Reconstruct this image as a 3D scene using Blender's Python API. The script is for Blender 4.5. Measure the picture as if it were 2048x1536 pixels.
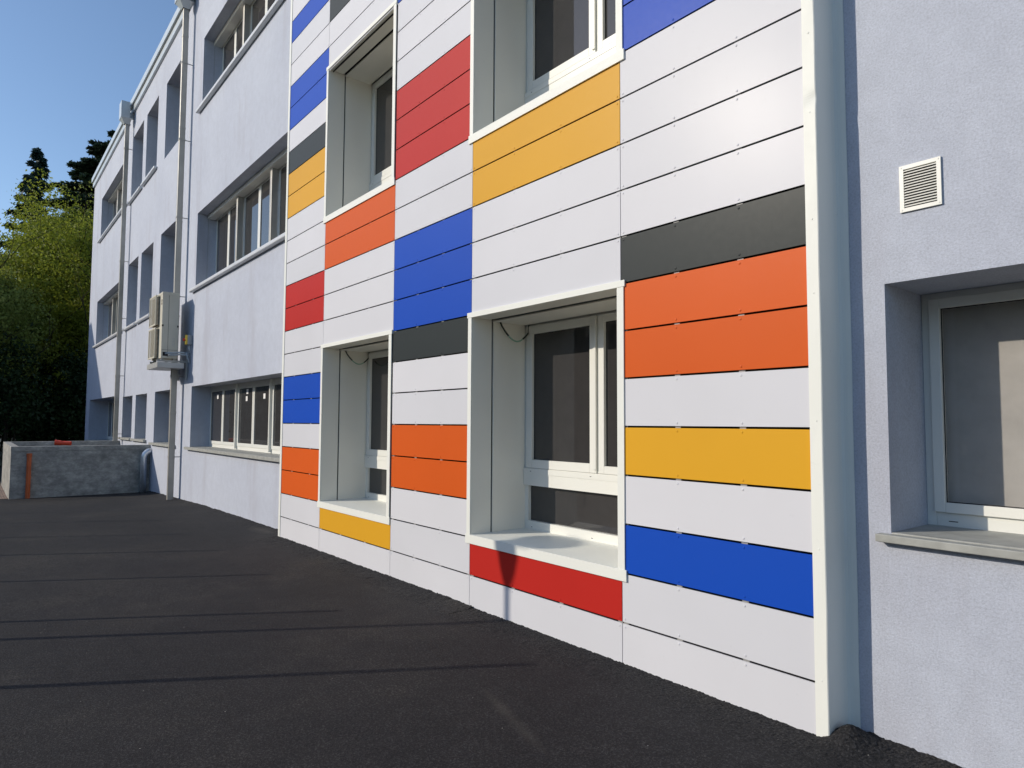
import bpy, math, random
import numpy as np
from mathutils import Vector, Matrix

for o in list(bpy.data.objects): bpy.data.objects.remove(o, do_unlink=True)
scene = bpy.context.scene
col = scene.collection
random.seed(7)
R = math.radians

# ------------------------------------------------------------------ camera
F_PX, YAW, PITCH, ROLL = 1348.774, R(38.71028), R(3.287133), R(0.263829)
CAM = Vector((0.0, -3.384515, 1.533))
fw = Vector((-math.cos(YAW)*math.cos(PITCH), math.sin(YAW)*math.cos(PITCH), math.sin(PITCH)))
rt = fw.cross(Vector((0, 0, 1))).normalized(); up = rt.cross(fw)
rt2 = rt*math.cos(ROLL)+up*math.sin(ROLL); up2 = up*math.cos(ROLL)-rt*math.sin(ROLL)
cd = bpy.data.cameras.new('camera'); cam = bpy.data.objects.new('camera', cd); col.objects.link(cam)
cd.sensor_width = 36; cd.sensor_fit = 'HORIZONTAL'; cd.lens = F_PX/2048*36
cd.clip_start = 0.05; cd.clip_end = 3000
cam.matrix_world = Matrix(((rt2.x, up2.x, -fw.x, CAM.x), (rt2.y, up2.y, -fw.y, CAM.y), (rt2.z, up2.z, -fw.z, CAM.z), (0, 0, 0, 1)))
scene.camera = cam

# ------------------------------------------------------------------ world, sun, exposure
SUN_AZ, SUN_EL = R(31.0), R(23.9)      # azimuth from the facade normal towards -X
sun_dir = Vector((-math.sin(SUN_AZ)*math.cos(SUN_EL), -math.cos(SUN_AZ)*math.cos(SUN_EL), math.sin(SUN_EL)))
w = bpy.data.worlds.new('World'); scene.world = w; w.use_nodes = True
nt = w.node_tree; bg = nt.nodes['Background']
sky = nt.nodes.new('ShaderNodeTexSky'); sky.sky_type = 'NISHITA'; sky.sun_disc = False
sky.sun_elevation = SUN_EL; sky.sun_rotation = math.atan2(sun_dir.x, sun_dir.y) % (2*math.pi)
sky.altitude = 100; sky.air_density = 1.0; sky.dust_density = .7; sky.ozone_density = 3.0
nt.links.new(sky.outputs[0], bg.inputs[0]); bg.inputs[1].default_value = 0.15
sl = bpy.data.lights.new('sun', 'SUN'); sl.energy = 2.95; sl.angle = R(0.53); sl.color = (1.0, 0.90, 0.76)
so = bpy.data.objects.new('sun', sl); col.objects.link(so)
so.rotation_euler = sun_dir.to_track_quat('Z', 'Y').to_euler()
scene.view_settings.view_transform = 'Standard'; scene.view_settings.look = 'None'
scene.view_settings.exposure = 0.15; scene.view_settings.gamma = 1.0
scene.render.engine = 'CYCLES'
scene.render.resolution_x = 1024; scene.render.resolution_y = 768
scene.cycles.max_bounces = 8; scene.cycles.transparent_max_bounces = 12

# ------------------------------------------------------------------ materials
def new_mat(name):
    m = bpy.data.materials.new(name); m.use_nodes = True
    return m, m.node_tree, m.node_tree.nodes['Principled BSDF']
def N(nt, t, **kw):
    n = nt.nodes.new(t)
    for k, v in kw.items():
        if k in n.inputs.keys() if isinstance(k, str) else False: n.inputs[k].default_value = v
        else: setattr(n, k, v)
    return n
def noise(nt, scale, detail=4, rough=.55, src='Object', vec_scale=None):
    tc = nt.nodes.new('ShaderNodeTexCoord'); n = nt.nodes.new('ShaderNodeTexNoise')
    n.inputs['Scale'].default_value = scale; n.inputs['Detail'].default_value = detail; n.inputs['Roughness'].default_value = rough
    if vec_scale:
        mp = nt.nodes.new('ShaderNodeMapping'); mp.inputs['Scale'].default_value = vec_scale
        nt.links.new(tc.outputs[src], mp.inputs[0]); nt.links.new(mp.outputs[0], n.inputs[0])
    else: nt.links.new(tc.outputs[src], n.inputs[0])
    return n
def ramp(nt, fac, stops):
    r = nt.nodes.new('ShaderNodeValToRGB'); nt.links.new(fac, r.inputs[0])
    e = r.color_ramp.elements
    while len(e) < len(stops): e.new(.5)
    for i, (p, c) in enumerate(stops):
        e[i].position = p; e[i].color = (*c, 1) if len(c) == 3 else c
    return r
def mixc(nt, fac, a, b, mode='MIX'):
    m = nt.nodes.new('ShaderNodeMix'); m.data_type = 'RGBA'; m.blend_type = mode
    for s, v in ((0, fac), (6, a), (7, b)):
        if hasattr(v, 'links') or isinstance(v, bpy.types.NodeSocket): nt.links.new(v, m.inputs[s])
        else: m.inputs[s].default_value = v if s == 0 else (*v, 1)
    return m.outputs[2]
def bump(nt, p, h, strength, dist, prev=None):
    b = nt.nodes.new('ShaderNodeBump'); b.inputs['Strength'].default_value = strength; b.inputs['Distance'].default_value = dist
    nt.links.new(h, b.inputs['Height'])
    if prev: nt.links.new(prev.outputs[0], b.inputs['Normal'])
    nt.links.new(b.outputs[0], p.inputs['Normal']); return b

def simple(name, c, rough=.5, metal=0, var=.06, nscale=3, spec=.5, bumpd=0, bscale=40):
    m, nt, p = new_mat(name)
    n = noise(nt, nscale, 5)
    lo = tuple(x*(1-var) for x in c); hi = tuple(min(1, x*(1+var)) for x in c)
    r = ramp(nt, n.outputs[0], [(.3, lo), (.7, hi)])
    nt.links.new(r.outputs[0], p.inputs['Base Color'])
    p.inputs['Roughness'].default_value = rough; p.inputs['Metallic'].default_value = metal
    p.inputs['Specular IOR Level'].default_value = spec
    if bumpd:
        n2 = noise(nt, bscale, 4); bump(nt, p, n2.outputs[0], .6, bumpd)
    return m

def panel_mat(name, c, rough=.50, spec=.115, coat=.075):
    m, nt, p = new_mat(name)
    n = noise(nt, .9, 3); n3 = noise(nt, 26, 5, .7)
    lo = tuple(x*.97 for x in c); hi = tuple(min(1, x*1.02) for x in c)
    r = ramp(nt, n.outputs[0], [(.3, lo), (.7, hi)])
    d = ramp(nt, n3.outputs[0], [(.62, (0, 0, 0)), (.95, (1, 1, 1))])
    c2 = mixc(nt, d.outputs[0], r.outputs[0], tuple(x*.8+.03 for x in c))
    oi = nt.nodes.new('ShaderNodeObjectInfo'); orr = ramp(nt, oi.outputs['Random'], [(0, (.955, .96, .965)), (1, (1.03, 1.025, 1.02))])
    c2 = mixc(nt, 1, c2, orr.outputs[0], 'MULTIPLY')
    nt.links.new(c2, p.inputs['Base Color'])
    rr = ramp(nt, n3.outputs[0], [(.3, (rough-.03,)*3), (.8, (rough+.06,)*3)])
    nt.links.new(rr.outputs[0], p.inputs['Roughness'])
    p.inputs['Specular IOR Level'].default_value = spec
    p.inputs['Coat Weight'].default_value = coat; p.inputs['Coat Roughness'].default_value = .27
    n2 = noise(nt, 1.7, 2); b = bump(nt, p, n2.outputs[0], .25, .01)
    n4 = noise(nt, 320, 2); bump(nt, p, n4.outputs[0], .12, .0006, b)
    return m

PC = dict(white=panel_mat('panel_white', (.655, .66, .695), .50, .10), blue=panel_mat('panel_blue', (.007, .07, .46)),
          orange=panel_mat('panel_orange', (.66, .105, .012)), yellow=panel_mat('panel_yellow', (.70, .36, .022)),
          red=panel_mat('panel_red', (.49, .022, .016)), dark=panel_mat('panel_dark', (.030, .037, .038)))
M = {}
M['trim'] = panel_mat('trim_white', (.82, .83, .77), .46, .2, 0)
M['lining'] = panel_mat('lining_white', (.83, .81, .73), .4, .3, 0)
M['pvc'] = panel_mat('window_frame_white', (.80, .80, .74), .3, .4, 0)
M['black'] = simple('joint_black', (.012, .011, .012), .8)
M['alu'] = simple('sill_aluminium', (.62, .64, .66), .35, .0, .05)
M['stone'] = simple('sill_stone', (.34, .345, .32), .6, 0, .18, 8, .4, .002, 30)
M['clip'] = simple('joint_clip', (.30, .30, .29), .5)
M['galv'] = simple('galvanised_steel', (.40, .385, .345), .42, .35, .14, 2.5)
M['fascia'] = simple('fascia_metal', (.48, .52, .54), .35, .3, .05)
M['ac'] = simple('cream_sheet_metal', (.60, .57, .47), .45, 0, .05)
M['ac_dark'] = simple('fan_dark', (.10, .075, .05), .7)
M['tray'] = simple('tray_metal', (.45, .46, .45), .4, .3)
M['yellow_plastic'] = simple('yellow_plastic', (.70, .50, .04), .4)
M['red_plastic'] = simple('red_plastic', (.6, .03, .02), .4)
M['grey_plastic'] = simple('grey_plastic', (.30, .33, .36), .45)
M['conduit'] = simple('pale_conduit', (.42, .47, .50), .4, .1)
M['orange_pvc'] = simple('orange_pvc', (.55, .12, .035), .4, 0, .15, 6)
M['orange_new'] = simple('orange_pvc_clean', (.72, .075, .03), .35)
M['duct'] = simple('silver_duct', (.74, .76, .79), .34, .65, .08, 20, .5, .003, 30)
M['sticker'] = simple('paper_sticker', (.85, .85, .85), .7)
M['cable_dark'] = simple('cable_dark', (.03, .04, .03), .5)
M['cable_green'] = simple('cable_green', (.30, .50, .38), .45)
M['pole'] = simple('painted_pole', (.08, .10, .09), .5)
M['roof'] = simple('roof_gravel', (.25, .24, .23), .9)

def plaster():
    m, nt, p = new_mat('lilac_plaster')
    big = noise(nt, .55, 5, .6); fine = noise(nt, 9, 6, .6); st = noise(nt, 1.0, 4, .6, 'Object', (1.6, 1.6, .35))
    a = ramp(nt, big.outputs[0], [(.3, (.478, .51, .592)), (.7, (.532, .567, .648))])
    b = ramp(nt, fine.outputs[0], [(.35, (.93, .93, .93)), (.7, (1.03, 1.03, 1.03))])
    c = mixc(nt, .8, a.outputs[0], b.outputs[0], 'MULTIPLY')
    s = ramp(nt, st.outputs[0], [(.54, (0, 0, 0)), (.72, (.75, .75, .75))])
    c = mixc(nt, s.outputs[0], c, (.42, .43, .49))
    g_ = noise(nt, 95, 3, .7); gr = ramp(nt, g_.outputs[0], [(.36, (.87, .87, .87)), (.5, (1, 1, 1)), (.66, (1.09, 1.09, 1.09))])
    c = mixc(nt, 1, c, gr.outputs[0], 'MULTIPLY')
    nt.links.new(c, p.inputs['Base Color']); p.inputs['Roughness'].default_value = .9
    p.inputs['Specular IOR Level'].default_value = .15
    n1 = noise(nt, 130, 8, .8); n2 = noise(nt, 40, 4)
    k = bump(nt, p, n2.outputs[0], .3, .003); bump(nt, p, n1.outputs[0], .9, .0042, k)
    return m
M['plaster'] = plaster()

def asphalt():
    m, nt, p = new_mat('asphalt')
    fine = noise(nt, 88, 5, .72); big = noise(nt, .5, 6, .62); mid = noise(nt, 6, 5, .7)
    a = ramp(nt, fine.outputs[0], [(.34, (.007, .0067, .007)), (.52, (.019, .0183, .0193)), (.65, (.060, .058, .058))])
    b = ramp(nt, big.outputs[0], [(.34, (.78, .78, .81)), (.5, (1.0, .99, .98)), (.64, (1.55, 1.48, 1.3))])
    c = mixc(nt, 1.0, a.outputs[0], b.outputs[0], 'MULTIPLY')
    d = ramp(nt, mid.outputs[0], [(.35, (.86, .86, .86)), (.7, (1.15, 1.15, 1.13))])
    c = mixc(nt, 1.0, c, d.outputs[0], 'MULTIPLY')
    vo = nt.nodes.new('ShaderNodeTexVoronoi'); vo.inputs['Scale'].default_value = 22
    tc = nt.nodes.new('ShaderNodeTexCoord'); nt.links.new(tc.outputs['Object'], vo.inputs[0])
    s1 = ramp(nt, vo.outputs['Distance'], [(.05, (1, 1, 1)), (.075, (0, 0, 0))])
    sep = nt.nodes.new('ShaderNodeSeparateColor'); nt.links.new(vo.outputs['Color'], sep.inputs[0])
    s2 = ramp(nt, sep.outputs[0], [(.94, (0, 0, 0)), (.95, (1, 1, 1))])
    mm = nt.nodes.new('ShaderNodeMath'); mm.operation = 'MULTIPLY'
    nt.links.new(s1.outputs[0], mm.inputs[0]); nt.links.new(s2.outputs[0], mm.inputs[1])
    c = mixc(nt, mm.outputs[0], c, (.42, .40, .36))
    def mth(op, a, b=None):
        q = nt.nodes.new('ShaderNodeMath'); q.operation = op
        for i_, v_ in enumerate((a, b)):
            if v_ is None: continue
            if isinstance(v_, bpy.types.NodeSocket): nt.links.new(v_, q.inputs[i_])
            else: q.inputs[i_].default_value = v_
        return q.outputs[0]
    sx = nt.nodes.new('ShaderNodeSeparateXYZ'); nt.links.new(tc.outputs['Object'], sx.inputs[0])
    for (ax, ay, ux, uy, L, wd, st) in ((-3.350, -0.935, 0.9624, -0.2717, 0.950, .055, .32), (-10.6, .0, .95, .05, .9, .16, .45)):
        dx = mth('SUBTRACT', sx.outputs[0], ax); dy = mth('SUBTRACT', sx.outputs[1], ay)
        al = mth('ADD', mth('MULTIPLY', dx, ux), mth('MULTIPLY', dy, uy)); ac_ = mth('ADD', mth('MULTIPLY', dx, -uy), mth('MULTIPLY', dy, ux))
        al = mth('ABSOLUTE', mth('DIVIDE', mth('SUBTRACT', al, L/2), L/2)); ac_ = mth('ABSOLUTE', mth('DIVIDE', ac_, wd))
        k_ = mth('SUBTRACT', 1.0, mth('ADD', mth('POWER', al, 3.0), ac_)); k_ = mth('MULTIPLY', mth('MAXIMUM', k_, 0.0), mth('MULTIPLY', mid.outputs[0], st*2))
        c = mixc(nt, k_, c, (.085, .078, .066))
    nt.links.new(c, p.inputs['Base Color']); p.inputs['Roughness'].default_value = .82
    p.inputs['Specular IOR Level'].default_value = .3
    v2 = nt.nodes.new('ShaderNodeTexVoronoi'); v2.inputs['Scale'].default_value = 150
    nt.links.new(tc.outputs['Object'], v2.inputs[0])
    k = bump(nt, p, v2.outputs['Distance'], .6, -.003); bump(nt, p, fine.outputs[0], .8, .004, k)
    return m
M['asphalt'] = asphalt()

def concrete(name, lo, hi, k=1):
    m, nt, p = new_mat(name)
    n = noise(nt, 2.2, 7, .68); n2 = noise(nt, 4.5, 9, .78, 'Object', (1, 1, 1.8))
    a = ramp(nt, n.outputs[0], [(.3, lo), (.55, tuple((x+y)/2 for x, y in zip(lo, hi))), (.75, hi)])
    b = ramp(nt, n2.outputs[0], [(.38, (.72, .72, .72)), (.52, (1, 1, 1)), (.64, (1.35, 1.35, 1.32))])
    c = mixc(nt, 1, a.outputs[0], b.outputs[0], 'MULTIPLY')
    nt.links.new(c, p.inputs['Base Color']); p.inputs['Roughness'].default_value = .88
    n3 = noise(nt, 45, 5, .7); bump(nt, p, n3.outputs[0], .6, .006)
    return m
M['concrete'] = concrete('cast_concrete', (.23, .23, .215), (.50, .49, .455))

def glass(name, base):
    m, nt, p = new_mat(name)
    n = noise(nt, 5, 5, .7); n2 = noise(nt, 60, 4, .7)
    a = ramp(nt, n.outputs[0], [(.35, tuple(x*.93 for x in base)), (.75, tuple(x*1.1 for x in base))])
    s = ramp(nt, n2.outputs[0], [(.78, (0, 0, 0)), (.86, (.2, .2, .2))])
    c = mixc(nt, s.outputs[0], a.outputs[0], (.3, .3, .3))
    nt.links.new(c, p.inputs['Base Color'])
    p.inputs['Roughness'].default_value = .03; p.inputs['IOR'].default_value = 1.62
    n3 = noise(nt, 1.1, 2); bump(nt, p, n3.outputs[0], .08, .004)
    return m
M['glass'] = glass('dark_glass', (.044, .042, .042))
def clear_glass():
    m = bpy.data.materials.new('clear_glass'); m.use_nodes = True; nt = m.node_tree
    nt.nodes.remove(nt.nodes['Principled BSDF']); out = nt.nodes['Material Output']
    t = nt.nodes.new('ShaderNodeBsdfTransparent'); t.inputs[0].default_value = (.95, .94, .93, 1)
    g = nt.nodes.new('ShaderNodeBsdfGlossy'); g.inputs['Roughness'].default_value = .02
    f = nt.nodes.new('ShaderNodeFresnel'); ge = nt.nodes.new('ShaderNodeNewGeometry'); mr = nt.nodes.new('ShaderNodeMapRange')
    mr.inputs['To Min'].default_value = 1.5; mr.inputs['To Max'].default_value = 1/1.5
    nt.links.new(ge.outputs['Backfacing'], mr.inputs['Value']); nt.links.new(mr.outputs[0], f.inputs[0])
    mx = nt.nodes.new('ShaderNodeMixShader')
    nt.links.new(f.outputs[0], mx.inputs[0]); nt.links.new(t.outputs[0], mx.inputs[1]); nt.links.new(g.outputs[0], mx.inputs[2])
    nt.links.new(mx.outputs[0], out.inputs[0]); return m
M['clear'] = clear_glass()
M['blind'] = simple('grey_blind', (.50, .50, .49), .8, 0, .12, 5)

def pavers():
    m, nt, p = new_mat('block_paving')
    tc = nt.nodes.new('ShaderNodeTexCoord'); br = nt.nodes.new('ShaderNodeTexBrick')
    nt.links.new(tc.outputs['Object'], br.inputs[0]); br.inputs['Scale'].default_value = 5
    br.inputs['Color1'].default_value = (.28, .19, .15, 1); br.inputs['Color2'].default_value = (.22, .16, .13, 1)
    br.inputs['Mortar'].default_value = (.09, .08, .07, 1); br.inputs['Mortar Size'].default_value = .02
    nt.links.new(br.outputs[0], p.inputs['Base Color']); p.inputs['Roughness'].default_value = .9
    return m
M['pavers'] = pavers()
M['soil'] = simple('leaf_litter_soil', (.035, .038, .018), .95, 0, .4, 2)

def leafmat(name, a, b, trans=.35):
    m = bpy.data.materials.new(name); m.use_nodes = True; nt = m.node_tree; p = nt.nodes['Principled BSDF']
    n = noise(nt, .9, 5, .7); r = ramp(nt, n.outputs[0], [(.34, a), (.66, b)])
    nt.links.new(r.outputs[0], p.inputs['Base Color']); p.inputs['Roughness'].default_value = .6
    p.inputs['Specular IOR Level'].default_value = .25
    t = nt.nodes.new('ShaderNodeBsdfTranslucent'); nt.links.new(r.outputs[0], t.inputs[0])
    mx = nt.nodes.new('ShaderNodeMixShader'); mx.inputs[0].default_value = trans
    out = nt.nodes['Material Output']
    nt.links.new(p.outputs[0], mx.inputs[1]); nt.links.new(t.outputs[0], mx.inputs[2]); nt.links.new(mx.outputs[0], out.inputs[0])
    return m
M['leaf'] = leafmat('spring_leaves', (.14, .18, .018), (.32, .35, .045), .5)
M['leaf2'] = leafmat('pale_spring_leaves', (.18, .23, .04), (.34, .38, .10), .5)
M['leafd'] = leafmat('dark_leaves', (.012, .028, .008), (.03, .055, .014), .2)
M['needle'] = leafmat('spruce_needles', (.014, .034, .028), (.04, .072, .055), .15)
M['cedar'] = leafmat('cedar_needles', (.022, .046, .028), (.052, .088, .048), .15)
M['bark'] = simple('bark', (.035, .028, .02), .95, 0, .3, 8, .2, .02, 12)

# ------------------------------------------------------------------ object helpers
class MB:
    def __init__(s): s.v = []; s.f = []; s.m = []
    def quad(s, a, b, c, d, mi=0):
        n = len(s.v); s.v += [a, b, c, d]; s.f.append((n, n+1, n+2, n+3)); s.m.append(mi)
    def box(s, x0, x1, y0, y1, z0, z1, mi=0):
        n = len(s.v)
        s.v += [(x, y, z) for z in (z0, z1) for y in (y0, y1) for x in (x0, x1)]
        for f in ((0, 2, 3, 1), (4, 5, 7, 6), (0, 1, 5, 4), (1, 3, 7, 5), (3, 2, 6, 7), (2, 0, 4, 6)):
            s.f.append(tuple(n+i for i in f)); s.m.append(mi)
    def tube(s, pts, r, n=10, mi=0, cap=True):
        pts = [Vector(p) for p in pts]; rs = r if isinstance(r, (list, tuple)) else [r]*len(pts)
        base = len(s.v); ref = None
        for i, p in enumerate(pts):
            d = (pts[min(i+1, len(pts)-1)]-pts[max(i-1, 0)]).normalized()
            if ref is None: ref = d.orthogonal().normalized()
            ref = (ref-d*ref.dot(d)).normalized(); b = d.cross(ref)
            for k in range(n):
                a = 2*math.pi*k/n; s.v.append(tuple(p+(ref*math.cos(a)+b*math.sin(a))*rs[i]))
        for i in range(len(pts)-1):
            for k in range(n):
                a = base+i*n+k; b2 = base+i*n+(k+1) % n
                s.f.append((a, b2, b2+n, a+n)); s.m.append(mi)
        if cap:
            s.f.append(tuple(base+k for k in range(n-1, -1, -1))); s.m.append(mi)
            e = base+(len(pts)-1)*n; s.f.append(tuple(e+k for k in range(n))); s.m.append(mi)
    def dome(s, x, z, r=.0078, h=.0034, y=0.0, mi=0, n=8):   # rivet head facing -Y
        b = len(s.v)
        for rr, yy in ((r, y), (r*.8, y-h*.7)):
            for k in range(n):
                a = 2*math.pi*k/n; s.v.append((x+rr*math.cos(a), yy, z+rr*math.sin(a)))
        s.v.append((x, y-h, z))
        for k in range(n):
            k2 = (k+1) % n
            s.f.append((b+k, b+k2, b+n+k2, b+n+k)); s.m.append(mi)
            s.f.append((b+n+k, b+n+k2, b+2*n)); s.m.append(mi)
    def build(s, name, mats, parent=None, smooth=False, bevel=0):
        me = bpy.data.meshes.new(name); me.from_pydata([tuple(v) for v in s.v], [], s.f)
        mats = mats if isinstance(mats, (list, tuple)) else [mats]
        for m in mats: me.materials.append(m)
        if len(mats) > 1: me.polygons.foreach_set('material_index', s.m)
        if smooth: me.polygons.foreach_set('use_smooth', [True]*len(me.polygons))
        me.update()
        o = bpy.data.objects.new(name, me); col.objects.link(o)
        if parent is not None:
            o.parent = parent
            if parent.type == 'EMPTY': o.matrix_parent_inverse = Matrix.Translation(-parent.location)
        if bevel:
            b = o.modifiers.new('bevel', 'BEVEL'); b.width = bevel; b.segments = 2; b.limit_method = 'ANGLE'
        return o
def empty(name, loc, label, cat, group=None):
    o = bpy.data.objects.new(name, None); col.objects.link(o); o.location = loc; o.empty_display_size = .3
    o['label'] = label; o['category'] = cat
    if group: o['group'] = group
    return o
def tag(o, label, cat, group=None):
    o['label'] = label; o['category'] = cat
    if group: o['group'] = group
    return o

def gz(x):
    return float(np.interp(x, [-40, -20, -18.4, -14, -11.7, -9.4, -6, 0, 30], [-.30, -.28, -.215, -.10, -.075, -.06, -.040, -.036, -.036]))

# ------------------------------------------------------------------ ground
def ground():
    xs = [-400, -120, -60, -40, -32, -26, -22, -20, -18.4, -16, -14, -12.8, -11.7, -10.4, -9.4, -8, -6, -4, -2, 0, 5, 30, 100, 400]
    ys = [-400, -120, -50, -20, -12, -8, -6, -4.5, -3.5, -2.5, -1.5, -.4, .3, 1, 4, 12, 40, 120, 400]
    v = [(x, y, gz(x)-.004) for y in ys for x in xs]; nx = len(xs)
    f = [(j*nx+i, j*nx+i+1, (j+1)*nx+i+1, (j+1)*nx+i) for j in range(len(ys)-1) for i in range(nx-1)]
    # loose grainy edge of the fresh asphalt against the wall, real relief
    rng = np.random.default_rng(3)
    def strip(x0, x1, y0, y1, st):
        gx = np.arange(x0, x1+st/2, st); gy = np.arange(y0, y1+st/2, st)
        X, Y = np.meshgrid(gx, gy); r1 = rng.random(X.shape); r2 = rng.random((X.shape[0]//4+2, X.shape[1]//4+2))
        big = np.kron(r2, np.ones((4, 4)))[:X.shape[0], :X.shape[1]]
        lw = np.kron(rng.random(X.shape[1]//14+2), np.ones(14))[:X.shape[1]]; ker = np.ones(11)/11
        lw = np.convolve(lw, ker, 'same')
        t = np.clip((Y-y0)/(y1-y0), 0, 1)
        Z = np.vectorize(gz)(X)-.006+.016*t**1.5+(r1*.008+big*.007)*(.25+.75*t)+(lw[None, :]-.4)*.008*t**2
        Z += .075*np.exp(-(((X+1.62)/.085)**2+((Y-.06)/.10)**2))
        Z[0, :] = np.vectorize(gz)(X[0])-.008
        X2 = X+(rng.random(X.shape)-.5)*st*.7; Y2 = Y+(rng.random(X.shape)-.5)*st*.7
        b = len(v); v.extend(zip(X2.ravel().tolist(), Y2.ravel().tolist(), Z.ravel().tolist())); n = X.shape[1]
        for j in range(X.shape[0]-1):
            for i in range(n-1):
                a = b+j*n+i; f.append((a, a+1, a+n+1, a+n))
    strip(-4.8, -.4, -.34, .22, .011)
    strip(-9.4, -4.72, -.34, .02, .019); strip(-19, -9.4, -.1, .22, .03)
    me = bpy.data.meshes.new('asphalt'); me.from_pydata(v, [], f); me.materials.append(M['asphalt']); me.update()
    o = bpy.data.objects.new('asphalt_ground', me); col.objects.link(o); o['kind'] = 'structure'
ground()
mb = MB()
for a, b in ((-60, -40), (-40, -30), (-30, -24), (-24, -20), (-20, -19.25)):
    mb.quad((a, -12, gz(a)+.004), (b, -12, gz(b)+.004), (b, -2.62, gz(b)+.004), (a, -2.62, gz(a)+.004))
o = mb.build('path', M['pavers']); o['kind'] = 'structure'
mb = MB(); mb.quad((-200, -12, gz(-200)+.03), (-33.5, -12, gz(-33.5)+.03), (-33.5, 80, gz(-33.5)+.03), (-200, 80, gz(-200)+.03))
o = mb.build('ground', M['soil']); o['kind'] = 'structure'

# ------------------------------------------------------------------ building
B = empty('school_building', (-9.4, .2, 0), 'long three storey lilac plastered building with a colour striped panel facade', 'building')
W = .2          # plaster plane
RV = .58        # window plane
openings = [  # name, x0, x1, z0, z1, depth
    ('c1', -30.68, -24.0, .80, 2.33, .84), ('n', -23.36, -21.80, 1.04, 2.26, RV), ('n', -21.31, -19.77, 1.04, 2.26, RV),
    ('b', -18.79, -16.55, 1.0, 2.265, RV), ('g', -15.19, -9.42, 1.0, 2.26, RV),
    ('c', -29.68, -24.0, 4.36, 6.04, RV), ('n', -23.21, -21.67, 4.34, 6.28, RV), ('n', -21.22, -19.63, 4.34, 6.26, RV),
    ('b', -18.71, -16.55, 4.33, 6.25, RV), ('g', -15.14, -9.42, 4.33, 5.93, RV),
    ('c', -29.52, -24.0, 8.37, 9.97, RV), ('n', -23.18, -21.57, 8.26, 10.25, RV), ('n', -21.10, -19.59, 8.26, 10.22, RV),
    ('b', -18.64, -16.55, 8.18, 10.15, RV), ('g', -15.06, -9.42, 8.20, 9.72, RV),
    ('p', -8.15, -6.05, .45, 2.6, .62), ('p', -8.15, -6.05, 3.95, 6.15, .62), ('p', -4.95, -2.9, .45, 2.6, .62), ('p', -4.95, -2.9, 3.95, 6.15, .62),
    ('p', -8.15, -6.05, 7.5, 9.7, .62), ('p', -4.95, -2.9, 7.5, 9.7, .62),
    ('r', -1.46, 1.3, .996, 2.243, .66)]
XL, XR, ZB, ZT = -31.75, 9.0, -.5, 11.05
def wall():
    mb = MB()
    xs = sorted(set([XL, XR]+[v for o in openings for v in o[1:3]])); zs = sorted(set([ZB, ZT]+[v for o in openings for v in o[3:5]]))
    for i in range(len(xs)-1):
        for j in range(len(zs)-1):
            cx, cz = (xs[i]+xs[i+1])/2, (zs[j]+zs[j+1])/2
            if any(o[1] < cx < o[2] and o[3] < cz < o[4] for o in openings): continue
            mb.quad((xs[i], W, zs[j]), (xs[i+1], W, zs[j]), (xs[i+1], W, zs[j+1]), (xs[i], W, zs[j+1]))
    for k, x0, x1, z0, z1, d in openings:
        d += .12
        mb.quad((x0, W, z0), (x0, W, z1), (x0, d, z1), (x0, d, z0)); mb.quad((x1, W, z0), (x1, d, z0), (x1, d, z1), (x1, W, z1))
        mb.quad((x0, W, z1), (x1, W, z1), (x1, d, z1), (x0, d, z1)); mb.quad((x0, W, z0), (x0, d, z0), (x1, d, z0), (x1, W, z0))
        mb.quad((x0, d, z0), (x0, d, z1), (x1, d, z1), (x1, d, z0))
    mb.quad((XL, W, ZB), (XL, W, ZT), (XL, 13, ZT), (XL, 13, ZB)); mb.quad((XR, W, ZB), (XR, 13, ZB), (XR, 13, ZT), (XR, W, ZT))
    mb.quad((XL, 13, ZB), (XL, 13, ZT), (XR, 13, ZT), (XR, 13, ZB))
    return mb.build('wall', M['plaster'], B)
wall()
mb = MB(); mb.box(XL-.02, XR, W+.3, 13.02, ZT+.003, ZT+.12); mb.build('roof', M['roof'], B)
mb = MB()
mb.box(XL-.06, XR, W-.06, W+.28, 11.02, 11.22); mb.box(XL-.10, XR, W-.11, W+.28, 11.223, 11.42)
mb.box(XL-.06, XL+.3, W+.283, 13.1, 11.02, 11.22); mb.box(XL-.10, XL+.3, W+.283, 13.1, 11.223, 11.42)
mb.build('roof_fascia', M['fascia'], B, bevel=.01)

def frame_ring(mb, x0, x1, z0, z1, y0, y1, w, mi=0, wb=None):
    wb = wb or w
    mb.box(x0, x0+w, y0, y1, z0, z1, mi); mb.box(x1-w, x1, y0, y1, z0, z1, mi)
    mb.box(x0+w, x1-w, y0, y1, z1-w, z1, mi); mb.box(x0+w, x1-w, y0, y1, z0, z0+wb, mi)
def sash(parent, x0, x1, z0, z1, y, w=.055, gl='glass', th=.03):
    mb = MB(); frame_ring(mb, x0, x1, z0, z1, y, y+th, w)
    s = mb.build('sash', M['pvc'], parent, bevel=.003)
    g = MB(); g.box(x0+w, x1-w, y+th*.5, y+th*.5+.012, z0+w, z1-w)
    g.build('pane', M[gl], parent)
    gk = MB(); frame_ring(gk, x0+w-.001, x1-w+.001, z0+w-.001, z1-w+.001, y+th*.45, y+th*.5, .006)
    gk.build('gasket', M['black'], parent)

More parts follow.
